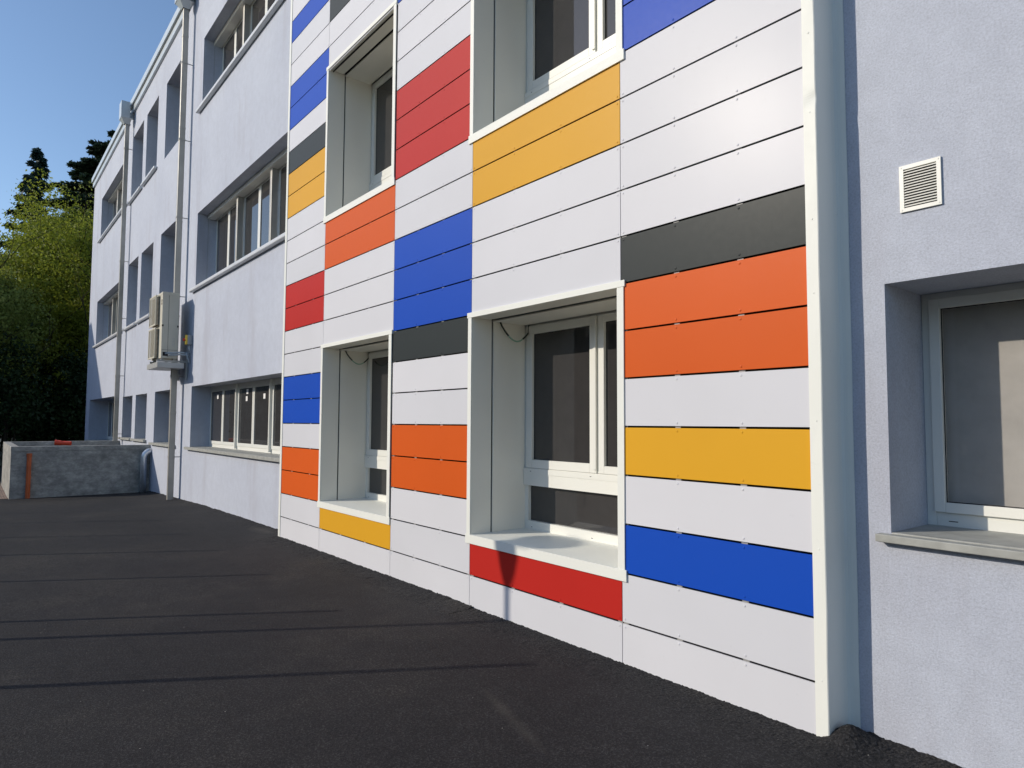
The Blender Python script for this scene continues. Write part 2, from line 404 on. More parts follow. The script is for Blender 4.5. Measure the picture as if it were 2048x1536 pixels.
# plaster wing windows
for idx, (k, x0, x1, z0, z1, d) in enumerate(openings):
    if k in 'pr' : continue
    floor = 0 if z0 < 2 else (1 if z0 < 6 else 2)
    mb = MB(); y = d
    frame_ring(mb, x0, x1, z0, z1, y, y+.07, .05, wb=.07)
    per = 1.90 if k in ('g', 'c', 'c1') else (x1-x0)
    bays = []; xa = x0+.05
    if k in ('g', 'c', 'c1'):
        xb = x0+1.85
        while xa < x1-.1:
            e = min(xb, x1-.05); bays.append((xa, e)); 
            if e < x1-.06: mb.box(e, e+.08, y-.004, y+.07, z0+.07, z1-.05)
            xa = e+.08; xb = e+.08+1.80
    else: bays = [(xa, x1-.05)]
    win = mb.build('window', M['pvc'], B)
    for a, b in bays:
        if b-a > 1.2:
            m_ = (a+b)/2; sash(win, a, m_-.003, z0+.07, z1-.05, y-.012, .06); sash(win, m_+.003, b, z0+.07, z1-.05, y-.012, .06)
        elif b-a > .25: sash(win, a, b, z0+.07, z1-.05, y-.012, .06)
    if floor > 0 and k in ('g', 'c'):
        bx = MB(); bx.box(x0+.004, x1-.004, W+.20, y-.02, z1-.085, z1-.004)
        bx.build('blind_box', M['lining'], win, bevel=.004)
        jr = MB(); jr.box(x0+.0005, x0+.004, W+.212, W+.22, z0+.004, z1-.09); jr.build('jamb_joint', M['grey_plastic'], win)
        for a, b in bays[:-1]:
            p = MB(); p.box(b-.005, b+.085, W+.245, y-.025, z0+.004, z1-.0855)
            p.build('guide_post', M['galv'], win, bevel=.006)
    if k == 'g' and floor == 0:
        for a, b in bays[:-1]:
            p = MB(); p.box(b+.015, b+.055, y-.05, y-.0045, z0+.02, z1-.01); p.build('coupling_post', M['pvc'], win)
        for sx, sz in ((-14.63, 2.04), (-12.73, 2.085), (-12.76, 1.955), (-11.80, 1.975)):
            st = MB(); st.box(sx-.05, sx+.05, y-.0065, y-.0035, sz-.045, sz+.045); st.build('sticker', M['sticker'], win)
    s = MB()
    if floor == 0:
        s.box(x0-.18, x1+(.0 if k == 'g' else .12), W-.075, W-.002, z0-.055, z0+.002); s.box(x0+.004, x1-.004, W-.0021, y-.001, z0-.03, z0+.003)
        s.build('sill', M['stone'], win, bevel=.004)
    else:
        if not (k == 'b'):
            s.box(x0-.20, x1+(.0 if k == 'g' else .1), W-.085, W-.002, z0-.075, z0-.004); s.box(x0+.004, x1-.004, W-.0021, y-.001, z0-.03, z0+.004)
            s.build('sill', M['alu'], win, bevel=.02)

# right wing window, near
k, x0, x1, z0, z1, d = openings[-1]
mb = MB(); frame_ring(mb, x0, x1, z0-.01, z1, d, d+.07, .045, wb=.085)
for sx in (-1.36, -.62): mb.box(sx, sx+.045, d-.0015, d+.01, 1.022, 1.028, 1)
win = mb.build('window', [M['pvc'], M['black']], B, bevel=.003)
sash(win, x0+.04, -.12, z0+.075, z1-.035, d-.018, .052, 'clear', .05)
sash(win, -.08, x1-.04, z0+.075, z1-.035, d-.018, .052, 'clear', .05)
mb = MB(); mb.box(x0+.02, x1-.02, d+.085, d+.09, z0+.02, z1-.02); mb.build('inner_blind', M['blind'], win)
s = MB(); s.box(x0-.052, x1+.1, W-.06, W-.002, z0-.042, z0-.004); s.box(x0+.002, x1-.002, W-.0021, d+.03, z0-.045, z0+.003)
s.build('sill', M['stone'], win, bevel=.004)

# vent grille
mb = MB(); gx0, gx1, gz0, gz1 = -1.372, -1.187, 2.585, 2.818
frame_ring(mb, gx0, gx1, gz0, gz1, W-.012, W-.001, .019)
mb.box(gx0+.019, gx1-.019, W-.002, W-.0005, gz0+.019, gz1-.019, 1)
ns = 14
for i in range(ns):
    za = gz0+.021+(gz1-gz0-.042)*i/ns; h = (gz1-gz0-.042)/ns
    n = len(mb.v); xa, xb = gx0+.019, gx1-.019
    mb.v += [(xa, W-.003, za+h*.95), (xb, W-.003, za+h*.95), (xb, W-.013, za+h*.42), (xa, W-.013, za+h*.42), (xb, W-.013, za+h*.25), (xa, W-.013, za+h*.25)]
    mb.f += [(n, n+1, n+2, n+3), (n+3, n+2, n+4, n+5)]; mb.m += [0, 0]
for px in (gx0+.01, gx1-.01):
    for pz in (gz0+.01, gz1-.01): mb.dome(px, pz, .004, .002, W-.012)
mb.build('vent_grille', [M['pvc'], M['black']], B)

# ------------------------------------------------------------------ panel cladding
Z0 = 1.511; H = .32
zl = lambda k: Z0+k*H
J = [-9.31, -7.985, -6.195, -4.793, -3.055, -1.757]
TOP = 18.0*H+Z0+H*3
layout = {
 1: {-3: 'orange', -2: 'orange', 0: 'blue', 1: 'blue', 4: 'red', 5: 'red', 9: 'yellow', 10: 'yellow', 11: 'dark', 13: 'blue', 14: 'blue', 17: 'blue'},
 2: {-4: 'yellow', 6: 'orange', 7: 'orange', 16: 'dark', 17: 'dark'},
 3: {-2: 'orange', -1: 'orange', 2: 'dark', 3: 'blue', 4: 'blue', 5: 'blue', 8: 'red', 9: 'red', 10: 'red', 14: 'blue', 15: 'blue'},
 4: {-4: 'red', 6: 'yellow', 7: 'yellow', 15: 'red'},
 5: {-3: 'blue', -1: 'yellow', 1: 'orange', 2: 'orange', 3: 'dark', 8: 'blue', 9: 'blue'}}
NROW = {1: 20, 2: 18, 3: 16, 4: 9, 5: 12}
WIN = {2: [(.50, 2.48), (4.045, 6.02), (7.60, 9.58)], 4: [(.50, 2.48), (4.045, 6.02), (7.60, 9.58)]}
mids = {1: [-8.95, -8.35], 2: [-7.40, -6.78], 3: [-5.731, -5.273], 4: [-4.209, -3.651], 5: [-2.602, -2.155]}
G = .0062
HIGH = MB(); HM = ['white', 'blue', 'orange', 'yellow', 'red', 'dark']
for c in range(1, 6):
    xa, xb = J[c-1]+.003, J[c]-.003
    if c == 5: xb = J[5]+.03
    if c == 1: xa = J[0]-.02
    for k in range(-5, 29):
        za, zb = (gz(xa)-.12, zl(-4)-G) if k == -5 else (zl(k)+G, zl(k+1)-G)
        clipped = [za, zb]
        skip = False
        for wa, wb in WIN.get(c, []):
            if za >= wa and zb <= wb: skip = True
            elif za < wa < zb: clipped[1] = wa+.03
            elif za < wb < zb: clipped[0] = wb-.03
        if skip: continue
        za, zb = clipped
        if zb-za < .02: continue
        nm = layout[c].get(k, 'white')
        if k >= NROW[c]:      # rows high above the frame: one part
            h_ = (k*7+c*5) % 13
            HIGH.box(xa, xb, 0, .008, za, zb, h_-7 if h_ > 7 and k % 3 else 0); continue
        mb = MB(); mb.box(xa, xb, 0, .008, za, zb)
        rx = [xa+.022]*(c > 1)+mids[c]+([xb-.022] if c < 5 else [])
        for x in rx:
            if zb < zl(k+1)+.01 and zb > zl(k+1)-.02:
                mb.dome(x, zb-.019)
                mb.box(x-.020, x+.020, .010, .013, zb-.004, zb+2*G+.004, 1)
            if k > -5 and za < zl(k)+.02: mb.dome(x, za+.019)
        o = mb.build('cladding_panel', [PC[nm], M['clip']], B)
        o['label'] = ('anthracite' if nm == 'dark' else nm)+' cladding panel'
o = HIGH.build('upper_panels', [PC[q] for q in HM], B); o['kind'] = 'stuff'
# dark ventilated gap behind the panels
mb = MB()
for c in range(1, 6):
    xa, xb = J[c-1], J[c]; segs = [(-.2, None)]
    zc = -.2
    for wa, wb in WIN.get(c, []): mb.box(xa, xb, .05, .06, zc, wa+.03); zc = wb-.03
    mb.box(xa, xb, .05, .06, zc, ZT-.3)
    mb.box(xa-.015, xa+.015, .012, .0495, -.15, .53 if c in (2, 4) or c-1 in (2, 4) else ZT-.3)
mb.build('joint_backing', M['black'], B)
for c in (3, 5):   # support rails beside windows
    pass
# cladding end trims
mb = MB(); mb.box(-9.372, -9.305, -.007, -.001, -.15, ZT-.2); mb.box(-9.372, -9.366, -.0009, W-.001, -.15, ZT-.2)
mb.build('edge_trim', M['trim'], B)
def corner_trim():
    prof = [(-1.7575, -.0012), (-1.7575, -.0070), (-1.694, -.0080), (-1.6895, -.0045), (-1.689, .05), (-1.6885, .10), (-1.687, .15), (-1.682, .178),
            (-1.672, .189), (-1.655, .193), (-1.632, .194), (-1.630, .1985)]
    mb = MB(); zs = sorted([-.15+i*.25 for i in range(46)]+[3.1+i*.012 for i in range(24)])
    rng = random.Random(4)
    base = 0
    for z in zs:
        dx = rng.uniform(-.0016, .0016); dy = rng.uniform(-.0012, .0012)
        if 3.09 < z < 3.39: dx = dy = 0; dy = .007*math.exp(-((z-3.24)/.035)**2)
        for i, (x, y) in enumerate(prof):
            mb.v.append((x+(dx if i > 1 else 0), y+(dy if 1 < i < 5 else 0), z))
    n = len(prof)
    for j in range(len(zs)-1):
        for i in range(n-1): mb.f.append((j*n+i, j*n+i+1, (j+1)*n+i+1, (j+1)*n+i)); mb.m.append(0)
    for z in (.25, .9, 1.55, 2.21, 2.6, 3.17, 3.6, 4.2): mb.dome(-1.722, z, .0045, .0022, -.0078)
    o = mb.build('corner_trim', M['trim'], B)
    # a little dent that catches the sun
    return o
corner_trim()

def clad_window(xo0, xo1, zo0, zo1, lower, cable):
    xi0, xi1, zi0, zi1 = xo0+.062, xo1-.072, zo0+.075, zo1-.045
    Y = .60
    mb = MB()
    zr0, zr1 = zi0+.395, zi0+.55       # mid rail
    # fixed frame
    fx1 = xi1+.12
    mb.box(xi0+.004, xi0+.055, Y, Y+.07, zi0, zi1-.002); mb.box(fx1-.05, fx1, Y, Y+.07, zi0, zi1-.002)
    mb.box(xi0+.055, fx1-.05, Y, Y+.07, zi1-.05, zi1-.002)
    mb.box(xi0+.055, fx1-.05, Y-.01, Y+.07, zi0-.012, zi0+.078)
    mb.box(xi0+.010, fx1-.05, Y-.022, Y+.07, zr0, zr1)
    mb.box(xi0+.010, fx1-.05, Y-.026, Y-.0225, zr0+.105, zr1-.004)
    for sx in (xi0+.105, xi0+.86):
        mb.box(sx, sx+.018, Y-.0228, Y-.021, zr1-.055, zr1-.050, 1) if False else None
        mb.box(sx, sx+.018, Y-.0268, Y-.0262, zr1-.030, zr1-.025, 1); mb.box(sx, sx+.018, Y-.0108, Y-.0102, zi0+.022, zi0+.027, 1)
    win = mb.build('window', [M['pvc'], M['black']], B, bevel=.003)
    g = MB(); g.box(xi0+.055, fx1-.05, Y+.03, Y+.04, zi0+.078, zr0-.001); g.build('pane', M['glass'], win)
    xm = xi0+.94
    sash(win, xi0+.045, xm-.012, zr1+.002, zi1-.03, Y-.02, .075, 'glass', .06)
    sash(win, xm+.012, fx1-.03, zr1+.002, zi1-.03, Y-.02, .062, 'glass', .06)
    mb = MB(); mb.box(xm-.0115, xm+.0115, Y-.006, Y+.01, zr1+.002, zi1-.03); mb.box(xm-.040, xm-.006, Y-.032, Y-.0205, zr1+.03, zi1-.06)
    mb.build('meeting_stile', M['pvc'], win, bevel=.003)
    # surround: front flanges
    f = MB(); y0, y1 = -.010, -.0015
    f.box(xo0+.010, xi0, y0, y1, zi0, zi1); f.box(xi1, xo1-.012, y0, y1, zi0, zi1)
    f.box(xo0, xo1, y0-.003, y1, zi1, zo1); f.box(xo0-.002, xo1+.004, y0-.004, y1, zo0, zi0)
    f.build('surround', M['trim'], win, bevel=.0015)
    l = MB()
    for xa, xb, sgn in ((xi0-.012, xi0, 1), (xi1, xi1+.012, -1)):
        l.box(xa, xb, y1+.0005, .212, zi0-.01, zi1+.01)
        l.box(xa+(.006*sgn), xb+.006*sgn, .226, Y-.001 if sgn > 0 else Y-.03, zi0-.01, zi1+.01)
        l.box(xa-.02*sgn, xb-.02*sgn, .205, .24, zi0-.01, zi1+.01, 1)
    l.box(xi0+.0065, xi1-.0065, y1+.0005, .195, zi1+.0005, zi1+.010); l.box(xi0+.0065, xi1-.0065, .215, Y-.03, zi1-.016, zi1-.006)
    l.box(xi0+.0065, xi1-.0065, .18, .23, zi1+.016, zi1+.02, 1)
    l.box(xi0+.0065, xi0+.03, .21, .30, zi1-.018, zi1-.0165)
    l.build('reveal_lining', [M['lining'], M['black']], win)
    s = MB(); n = 0
    s.v += [(xi0, y1+.0005, zi0-.001), (xi1, y1+.0005, zi0-.001), (xi1, Y-.005, zi0+.004), (xi0, Y-.005, zi0+.004),
            (xi0, y1+.0005, zi0-.02), (xi1, y1+.0005, zi0-.02), (xi1, Y-.005, zi0-.02), (xi0, Y-.005, zi0-.02)]
    s.f += [(0, 1, 2, 3), (7, 6, 5, 4), (0, 4, 5, 1), (1, 5, 6, 2), (2, 6, 7, 3), (3, 7, 4, 0)]; s.m += [0]*6
    s.build('sill', M['trim'], win)
    if cable:
        pts = []
        for i in range(17):
            t = i/16; pts.append((xi0+.05+.02*t, .27+.36*t if t < 1 else .63, zi1-.02-.155*math.sin(math.pi*t)**.8+.004*math.sin(9*t)))
        pts = [(x, min(y, .585), z) for x, y, z in pts]
        c = MB(); c.tube(pts[:5], .008, 8, 0); c.tube(pts[4:12], .0068, 8, 1); c.tube(pts[11:], .008, 8, 0)
        c.build('cable', [M['cable_dark'], M['cable_green']], win, smooth=True)
clad_window(-4.842, -3.012, .500, 2.492, True, True)
clad_window(-8.030, -6.203, .487, 2.492, True, True)
clad_window(-4.842, -3.012, 4.010, 6.02, True, False)
clad_window(-8.030, -6.203, 4.025, 6.05, True, False)
clad_window(-4.842, -3.012, 7.575, 9.60, True, False)
clad_window(-8.030, -6.203, 7.575, 9.60, True, False)

# downpipes
def downpipe(x, y, zb, zt, hop):
    p = MB(); hx, hy = .045, .06
    p.box(x-hx, x+hx, y-hy, y+hy, zb, zt+.22)
    for z in np.arange(zb+1.9, zt, 2.1): p.box(x-hx-.004, x+hx+.004, y-hy-.004, y+hy+.004, z, z+.05)
    o = p.build('downpipe', M['galv'], B, bevel=.008)
    for z in np.arange(zb+.95 if zb < .5 else zb+.2, zt, 1.75):
        b = MB(); b.box(x-hx-.007, x+hx+.007, y-hy-.007, y+hy+.007, z, z+.03); b.box(x+hx-.02, x+hx-.008, y+hy, W-.001, z+.005, z+.022)
        b.build('bracket', M['galv'], o)
    h = MB(); a = hop
    n = 0
    h.box(x-.19, x+.19, y-.20, y+.04, zt+.35, zt+.86)
    h.v += [(x-.18, y-.19, zt+.3495), (x+.18, y-.19, zt+.3495), (x+.18, y+.03, zt+.3495), (x-.18, y+.03, zt+.3495),
            (x-.07, y-.08, zt+.20), (x+.07, y-.08, zt+.20), (x+.07, y+.08, zt+.20), (x-.07, y+.08, zt+.20)]
    for f in ((0, 1, 5, 4), (1, 2, 6, 5), (2, 3, 7, 6), (3, 0, 4, 7)): h.f.append(tuple(8+i for i in f)); h.m.append(0)
    h.box(x-.05, x+.05, y+.0405, W-.001, zt+.42, zt+.60)
    h.build('rain_hopper', M['fascia'], o)
downpipe(-16.02, .03, gz(-16)-.05, 10.55, 1)
downpipe(-23.3, .03, .93, 10.45, 1)

# ------------------------------------------------------------------ outdoor air conditioning unit
AX0, AX1, AY0, AY1, AZ0, AZ1 = -16.44, -15.48, -.345, -.025, 2.85, 4.235
ac = empty('air_conditioner', (-15.96, -.18, AZ0), 'tall cream twin fan outdoor air conditioning unit hung on the wall', 'air conditioner')
mb = MB(); mb.box(AX0, AX1, AY0, AY1, AZ0, AZ1)
mb.box(AX0-.004, AX1+.004, AY0-.004, AY1+.002, AZ1-.05, AZ1+.006); mb.box(AX1+.0001, AX1+.003, AY0+.12, AY0+.125, AZ0+.02, AZ1-.06, 1)
mb.box(AX1+.0001, AX1+.003, AY0+.01, AY1-.01, AZ0+.17, AZ0+.175, 1)
for i in range(6): mb.box(AX1+.0001, AX1+.003, AY1-.12, AY1-.06, AZ0+.26+i*.03, AZ0+.268+i*.03, 2)
mb.box(AX1+.0001, AX1+.006, AY0-.002, AY0+.03, AZ0+.66, AZ0+.70, 1); mb.box(AX1+.0001, AX1+.006, AY1-.03, AY1, AZ0+.66, AZ0+.70, 1)
mb.box(AX1+.0002, AX1+.004, AY0+.03, AY0+.13, AZ0+.045, AZ0+.125, 1)
mb.box(AX1-.10, AX1-.05, AY0-.006, AY0-.0002, AZ1-.20, AZ1-.15, 3); mb.box(AX1-.10, AX1-.05, AY0-.006, AY0-.0002, AZ1-.26, AZ1-.215, 3)
mb.build('casing', [M['ac'], M['black'], M['tray'], M['ac_dark']], ac, bevel=.008)
for zc in (AZ0+.335, AZ0+1.03):
    mb = MB(); xc = AX0+.37; hw = .31; y0 = AY0-.075
    mb.box(xc-hw, xc+hw, y0+.045, AY0-.0005, zc-.30, zc+.30, 1)
    for i in range(25):
        z = zc-.31+i*.62/24
        mb.box(xc-hw-.01, xc+hw+.01, y0, y0+.008, z-.0045, z+.0045); 
        mb.box(xc+hw+.002, xc+hw+.01, y0+.0081, AY0-.001, z-.004, z+.004)
    for i in range(9):
        x = xc-hw+i*2*hw/8; mb.box(x-.004, x+.004, y0+.0085, y0+.014, zc-.31, zc+.31)
    frame_ring(mb, xc-hw-.015, xc+hw+.015, zc-.325, zc+.325, y0-.004, y0+.016, .03)
    mb.box(xc-.2, xc+.2, y0-.0035, y0-.0002, zc-.2, zc+.2) if False else None
    mb.build('fan_guard', [M['ac'], M['ac_dark']], ac)
for x in (AX0+.12, AX1-.12):
    mb = MB()
    mb.box(x-.02, x+.02, AY0-.05, W-.041, AZ0-.07, AZ0-.03); mb.box(x-.02, x+.02, W-.041, W-.0005, AZ0-.42, AZ0-.03)
    mb.box(x-.045, x+.045, AY0+.02, AY0+.07, AZ0-.03, AZ0-.001); mb.box(x-.045, x+.045, AY1-.07, AY1-.02, AZ0-.03, AZ0-.001)
    mb.build('wall_bracket', M['tray'], ac)
mb = MB(); mb.box(AX0-.06, AX1+.04, AY0-.07, AY1+.12, AZ0-.20, AZ0-.19)
for a in ((AX0-.06, AX1+.04, AY0-.07, AY0-.062), (AX0-.06, AX1+.04, AY1+.112, AY1+.12), (AX0-.06, AX0-.052, AY0-.06, AY1+.11), (AX1+.032, AX1+.04, AY0-.06, AY1+.11)):
    mb.box(*a, AZ0-.19, AZ0-.09)
mb.build('drip_tray', M['tray'], ac)
mb = MB()
pts = [(AX1+.01, AY0+.08, AZ0+.095), (AX1+.05, AY0+.12, AZ0+.10), (AX1+.06, AY0+.25, AZ0+.11), (AX1+.06, AY1+.03, AZ0+.13), (AX1+.07, AY1+.14, AZ0+.12), (AX1+.09, W-.01, AZ0+.11)]
mb.tube(pts, .019, 10)
mb.tube([(p[0]+.02, p[1], p[2]-.045) for p in pts[1:]], .016, 10)
lp = [(AX1+.12+.015*math.sin(t*6.28), W-.06-.03*math.cos(t*6.28), AZ0+.02-.10*math.cos(t*6.28+3.14)) for t in [i/14 for i in range(15)]]
mb.tube(lp, .015, 8)
mb.build('refrigerant_pipe', M['conduit'], ac, smooth=True)
sw = empty('isolator_switch', (-15.28, .16, 3.1), 'small yellow isolator switch box with red knob beside the air conditioner', 'switch')
mb = MB(); sx, sz = -15.27, 3.24
mb.box(sx-.045, sx+.045, .10, .1988, sz-.10, sz+.10, 1); mb.box(sx-.045, sx+.045, .06, .0995, sz-.10, sz+.10, 0)
mb.build('switch_box', [M['yellow_plastic'], M['grey_plastic']], sw, bevel=.006)
mb = MB(); mb.tube([(sx, .0595, sz), (sx, .035, sz)], .03, 14); mb.box(sx-.008, sx+.008, .02, .036, sz-.03, sz+.03); mb.build('knob', M['red_plastic'], sw)
mb = MB(); mb.tube([(sx, .14, sz-.10), (sx, .14, sz-.18), (sx-.01, .16, sz-.26)], .017, 10); mb.build('conduit', M['conduit'], sw, smooth=True)

# ------------------------------------------------------------------ concrete light well
cw = empty('concrete_light_well', (-21.3, -1.2, -.25), 'low grey concrete box wall around a light well against the building', 'concrete wall')
X1, X0, YN = -19.1, -23.75, -2.64; ZC = .935; T = .16
mb = MB()
mb.box(X1-T, X1, YN, W-.002, -.5, ZC-.115); mb.box(X1-T, X1+.004, YN-.004, W-.002, ZC-.1145, ZC); mb.build('front_wall', M['concrete'], cw, bevel=.008)
mb = MB(); mb.box(X0+T+.001, X1-T-.001, YN, YN+T, -.5, ZC-.002); mb.build('side_wall', M['concrete'], cw, bevel=.008)
mb = MB(); mb.box(X0, X0+T, YN, W-.002, -.5, ZC); mb.build('back_wall', M['concrete'], cw, bevel=.008)
# orange drain pipe standing against the concrete box
mb = MB(); px, py = X1+.06, -2.30; g0 = gz(px)-.02
mb.tube([(px, py, g0), (px, py, .70), (px, py, .7001), (px, py, .78)], [.047, .047, .053, .053], 20)
mb.tube([(px, py, .22), (px, py, .25)], .052, 20)
tag(mb.build('orange_pipe', M['orange_pvc'], smooth=False), 'weathered orange plastic pipe standing upright against the concrete box', 'pipe')
mb = MB(); mb.tube([(-21.21, -1.63, .965), (-21.17, -1.51, .95)], .066, 20, 0, False); mb.tube([(-21.17, -1.51, .95), (-21.09, -1.30, .94)], .055, 20, 0, False)
mb.tube([(-21.215, -1.64, .966), (-21.205, -1.61, .964)], .072, 20)
tag(mb.build('orange_pipe', M['orange_new'], smooth=False), 'clean bright orange pipe stub lying level behind the concrete box rim', 'pipe')
mb = MB(); dx = -18.96; dy = .03
pts = [(dx, dy, gz(dx)-.03), (dx, dy, .62)]+[(dx+.0, dy+.17*(1-math.cos(a)), .62+.17*math.sin(a)) for a in [math.pi/2*i/6 for i in range(1, 7)]]
mb.tube(pts, .072, 20)
tag(mb.build('silver_duct', M['duct'], smooth=True), 'shiny silver metal duct bending into the wall beside the concrete box', 'duct')

# ------------------------------------------------------------------ fence, lamp and neighbour that throw the shadows
fx = [-39, -37.2, -35.4, -33.6, -31.9, -30.1, -28.4, -26.7, -24.9, -23.2, -21.5, -19.8, -18.0, -16.3, -14.57, -12.74, -11.13, -9.39, -7.65, -5.98]
fe = empty('mesh_fence', (-5.98, -4.7, 0), 'wire mesh fence on thin steel posts along the yard, seen by its shadow', 'fence')
for x in fx:
    mb = MB(); t = x == -5.98
    mb.tube([(x, -4.7, -.3), (x, -4.7, 2.15 if t else 1.92)], .03 if t else .023, 8); mb.build('post', M['pole'], fe)
mb = MB()
xx = -39.0
while xx < -5.98:
    mb.box(xx-.0018, xx+.0018, -4.692, -4.688, -.1, 1.85); xx += .12
for i in range(9): mb.box(-39, -5.98, -4.6877, -4.6863, .02+i*.22, .0214+i*.22)
mb.build('mesh', M['pole'], fe)
LX, LY = -7.40, -5.2
la = empty('garden_lamp', (LX, LY, 0), 'slim post lamp with cone bowl and round hat, seen by its shadow under the window', 'street lamp')
mb = MB(); mb.tube([(LX, LY, -.2), (LX, LY, 2.93)], .03, 14); mb.build('pole', M['pole'], la)
mb = MB(); mb.tube([(LX, LY, 2.9), (LX, LY, 3.05), (LX, LY, 3.2), (LX, LY, 3.25)], [.03, .085, .12, .12], 24); mb.build('bowl', M['pole'], la)
mb = MB()
for a in (0, 2.09, 4.18): mb.tube([(LX+.11*math.cos(a+.6), LY+.11*math.sin(a+.6), 3.2), (LX+.14*math.cos(a+.6), LY+.14*math.sin(a+.6), 3.41)], .008, 6)
mb.build('strut', M['pole'], la)
mb = MB(); mb.tube([(LX, LY, 3.40), (LX, LY, 3.42), (LX, LY, 3.47)], [.29, .29, .05], 32); mb.build('hat', M['pole'], la)

nb = empty('neighbour_building', (-50, -20, 0), 'tall plain neighbouring block across the yard whose shadow falls on the far corner', 'building')
mb = MB(); mb.box(-62, -38.7, -34, -12.5, -.5, 11.9); mb.build('wall', M['concrete'], nb)
mb = MB(); mb.box(-62.1, -38.75, -34.1, -12.55, 11.903, 11.99); mb.build('roof', M['roof'], nb)

# ------------------------------------------------------------------ trees
def quads_obj(name, cen, siz, mat, parent, seed, flat=0.0, asp=1.6, dirs=None):
    rng = np.random.default_rng(seed); n = len(cen)
    if dirs is None: u = rng.normal(size=(n, 3))
    else: u = dirs+rng.normal(size=(n, 3))*.35
    u /= np.linalg.norm(u, axis=1)[:, None]
    v = rng.normal(size=(n, 3)); 
    if flat: v[:, 2] *= (1-flat)
    v -= (v*u).sum(1)[:, None]*u; v /= np.linalg.norm(v, axis=1)[:, None]
    s = siz[:, None]; a = u*s*asp*.5; b = v*s*.5
    # leaf: a pointed 4-gon
    P = np.stack([cen-a, cen+b*.9-a*.1, cen+a, cen-b*.9-a*.1], 1).reshape(-1, 3)
    me = bpy.data.meshes.new(name); me.vertices.add(4*n); me.vertices.foreach_set('co', P.ravel().astype(np.float32))
    me.loops.add(4*n); me.loops.foreach_set('vertex_index', np.arange(4*n, dtype=np.int32))
    me.polygons.add(n); me.polygons.foreach_set('loop_start', np.arange(0, 4*n, 4, dtype=np.int32)); me.polygons.foreach_set('loop_total', np.full(n, 4, dtype=np.int32))
    me.materials.append(mat); me.update(calc_edges=True)
    o = bpy.data.objects.new(name, me); col.objects.link(o); o.parent = parent; o.matrix_parent_inverse = Matrix.Translation(-parent.location)
    return o
def broadleaf(x, y, h, r, seed, label, mat='leaf', nleaf=60000, leaf=.13, lean=(0, 0), trunk_h=.28, group='trees beyond the building'):
    rng = np.random.default_rng(seed); t = empty('broadleaf_tree', (x, y, gz(x)), label, 'tree', group)
    z0 = gz(x)-.1; mb = MB(); tips = []
    def grow(p, d, L, rad, lev):
        pts = [p]; q = p.copy(); dd = d.copy(); ns = 5
        for i in range(ns):
            dd = dd+rng.normal(size=3)*.13+np.array([0, 0, .06]); dd /= np.linalg.norm(dd); q = q+dd*L/ns; pts.append(q)
        mb.tube([tuple(a) for a in pts], [max(.008, rad*(1-.55*i/ns)) for i in range(ns+1)], 7 if lev < 2 else 4, 0, False)
        if lev >= 2: tips.extend(pts[2:])
        if lev >= 4: return
        nb_ = [5, 5, 4, 3][lev] 
        for k in range(nb_):
            at = pts[rng.integers(2, ns+1)]; a = rng.uniform(0, 2*math.pi); sp = rng.uniform(.5, 1.1)
            side = np.array([math.cos(a), math.sin(a), rng.uniform(-.1, .5)])
            nd = dd*.7+side*sp; nd /= np.linalg.norm(nd)
            grow(at.copy(), nd, L*rng.uniform(.55, .8), rad*.5, lev+1)
    grow(np.array([x, y, z0]), np.array([lean[0], lean[1], 1.0]), h*trunk_h, r*.045, 0)
    base = np.array([x, y, z0+h*trunk_h])
    for k in range(9):
        a = k*2.4+rng.uniform(-.4, .4); e = rng.uniform(.25, 1.3)
        d = np.array([math.cos(a)*math.cos(e), math.sin(a)*math.cos(e), math.sin(e)])
        grow(base-np.array([0, 0, rng.uniform(0, .1)*h]), d, h*.33*(1.15 if e > .8 else .9), r*.03, 1)
    mb.build('trunk', M['bark'], t, smooth=True)
    T = np.array(tips); c0 = np.array([x+lean[0]*h*.3, y+lean[1]*h*.3, z0+h*.60])
    q = (T-c0)/np.array([r, r, h*.42]); L = np.linalg.norm(q, axis=1)
    T = T[L < 1.08]
    # extra cluster centres filling the crown envelope unevenly
    n2 = 1500; g = rng.normal(size=(n2, 3)); g /= np.linalg.norm(g, axis=1)[:, None]; g *= (rng.uniform(.35, 1, size=(n2, 1)))**.5
    lump = 1+.16*np.sin(g[:, :1]*5+seed)+.14*np.sin(g[:, 1:2]*6+seed*2)+.1*np.sin(g[:, 2:3]*8)
    E = c0+g*lump*np.array([r, r, h*.42])
    C = np.vstack([T, E]); idx = rng.integers(0, len(C), nleaf)
    cen = C[idx]+rng.normal(size=(nleaf, 3))*np.array([.27, .27, .20])*(.6+.7*rng.random((nleaf, 1)))
    quads_obj('crown', cen, leaf*(.6+.8*rng.random(nleaf)), M[mat], t, seed+1)
    return t
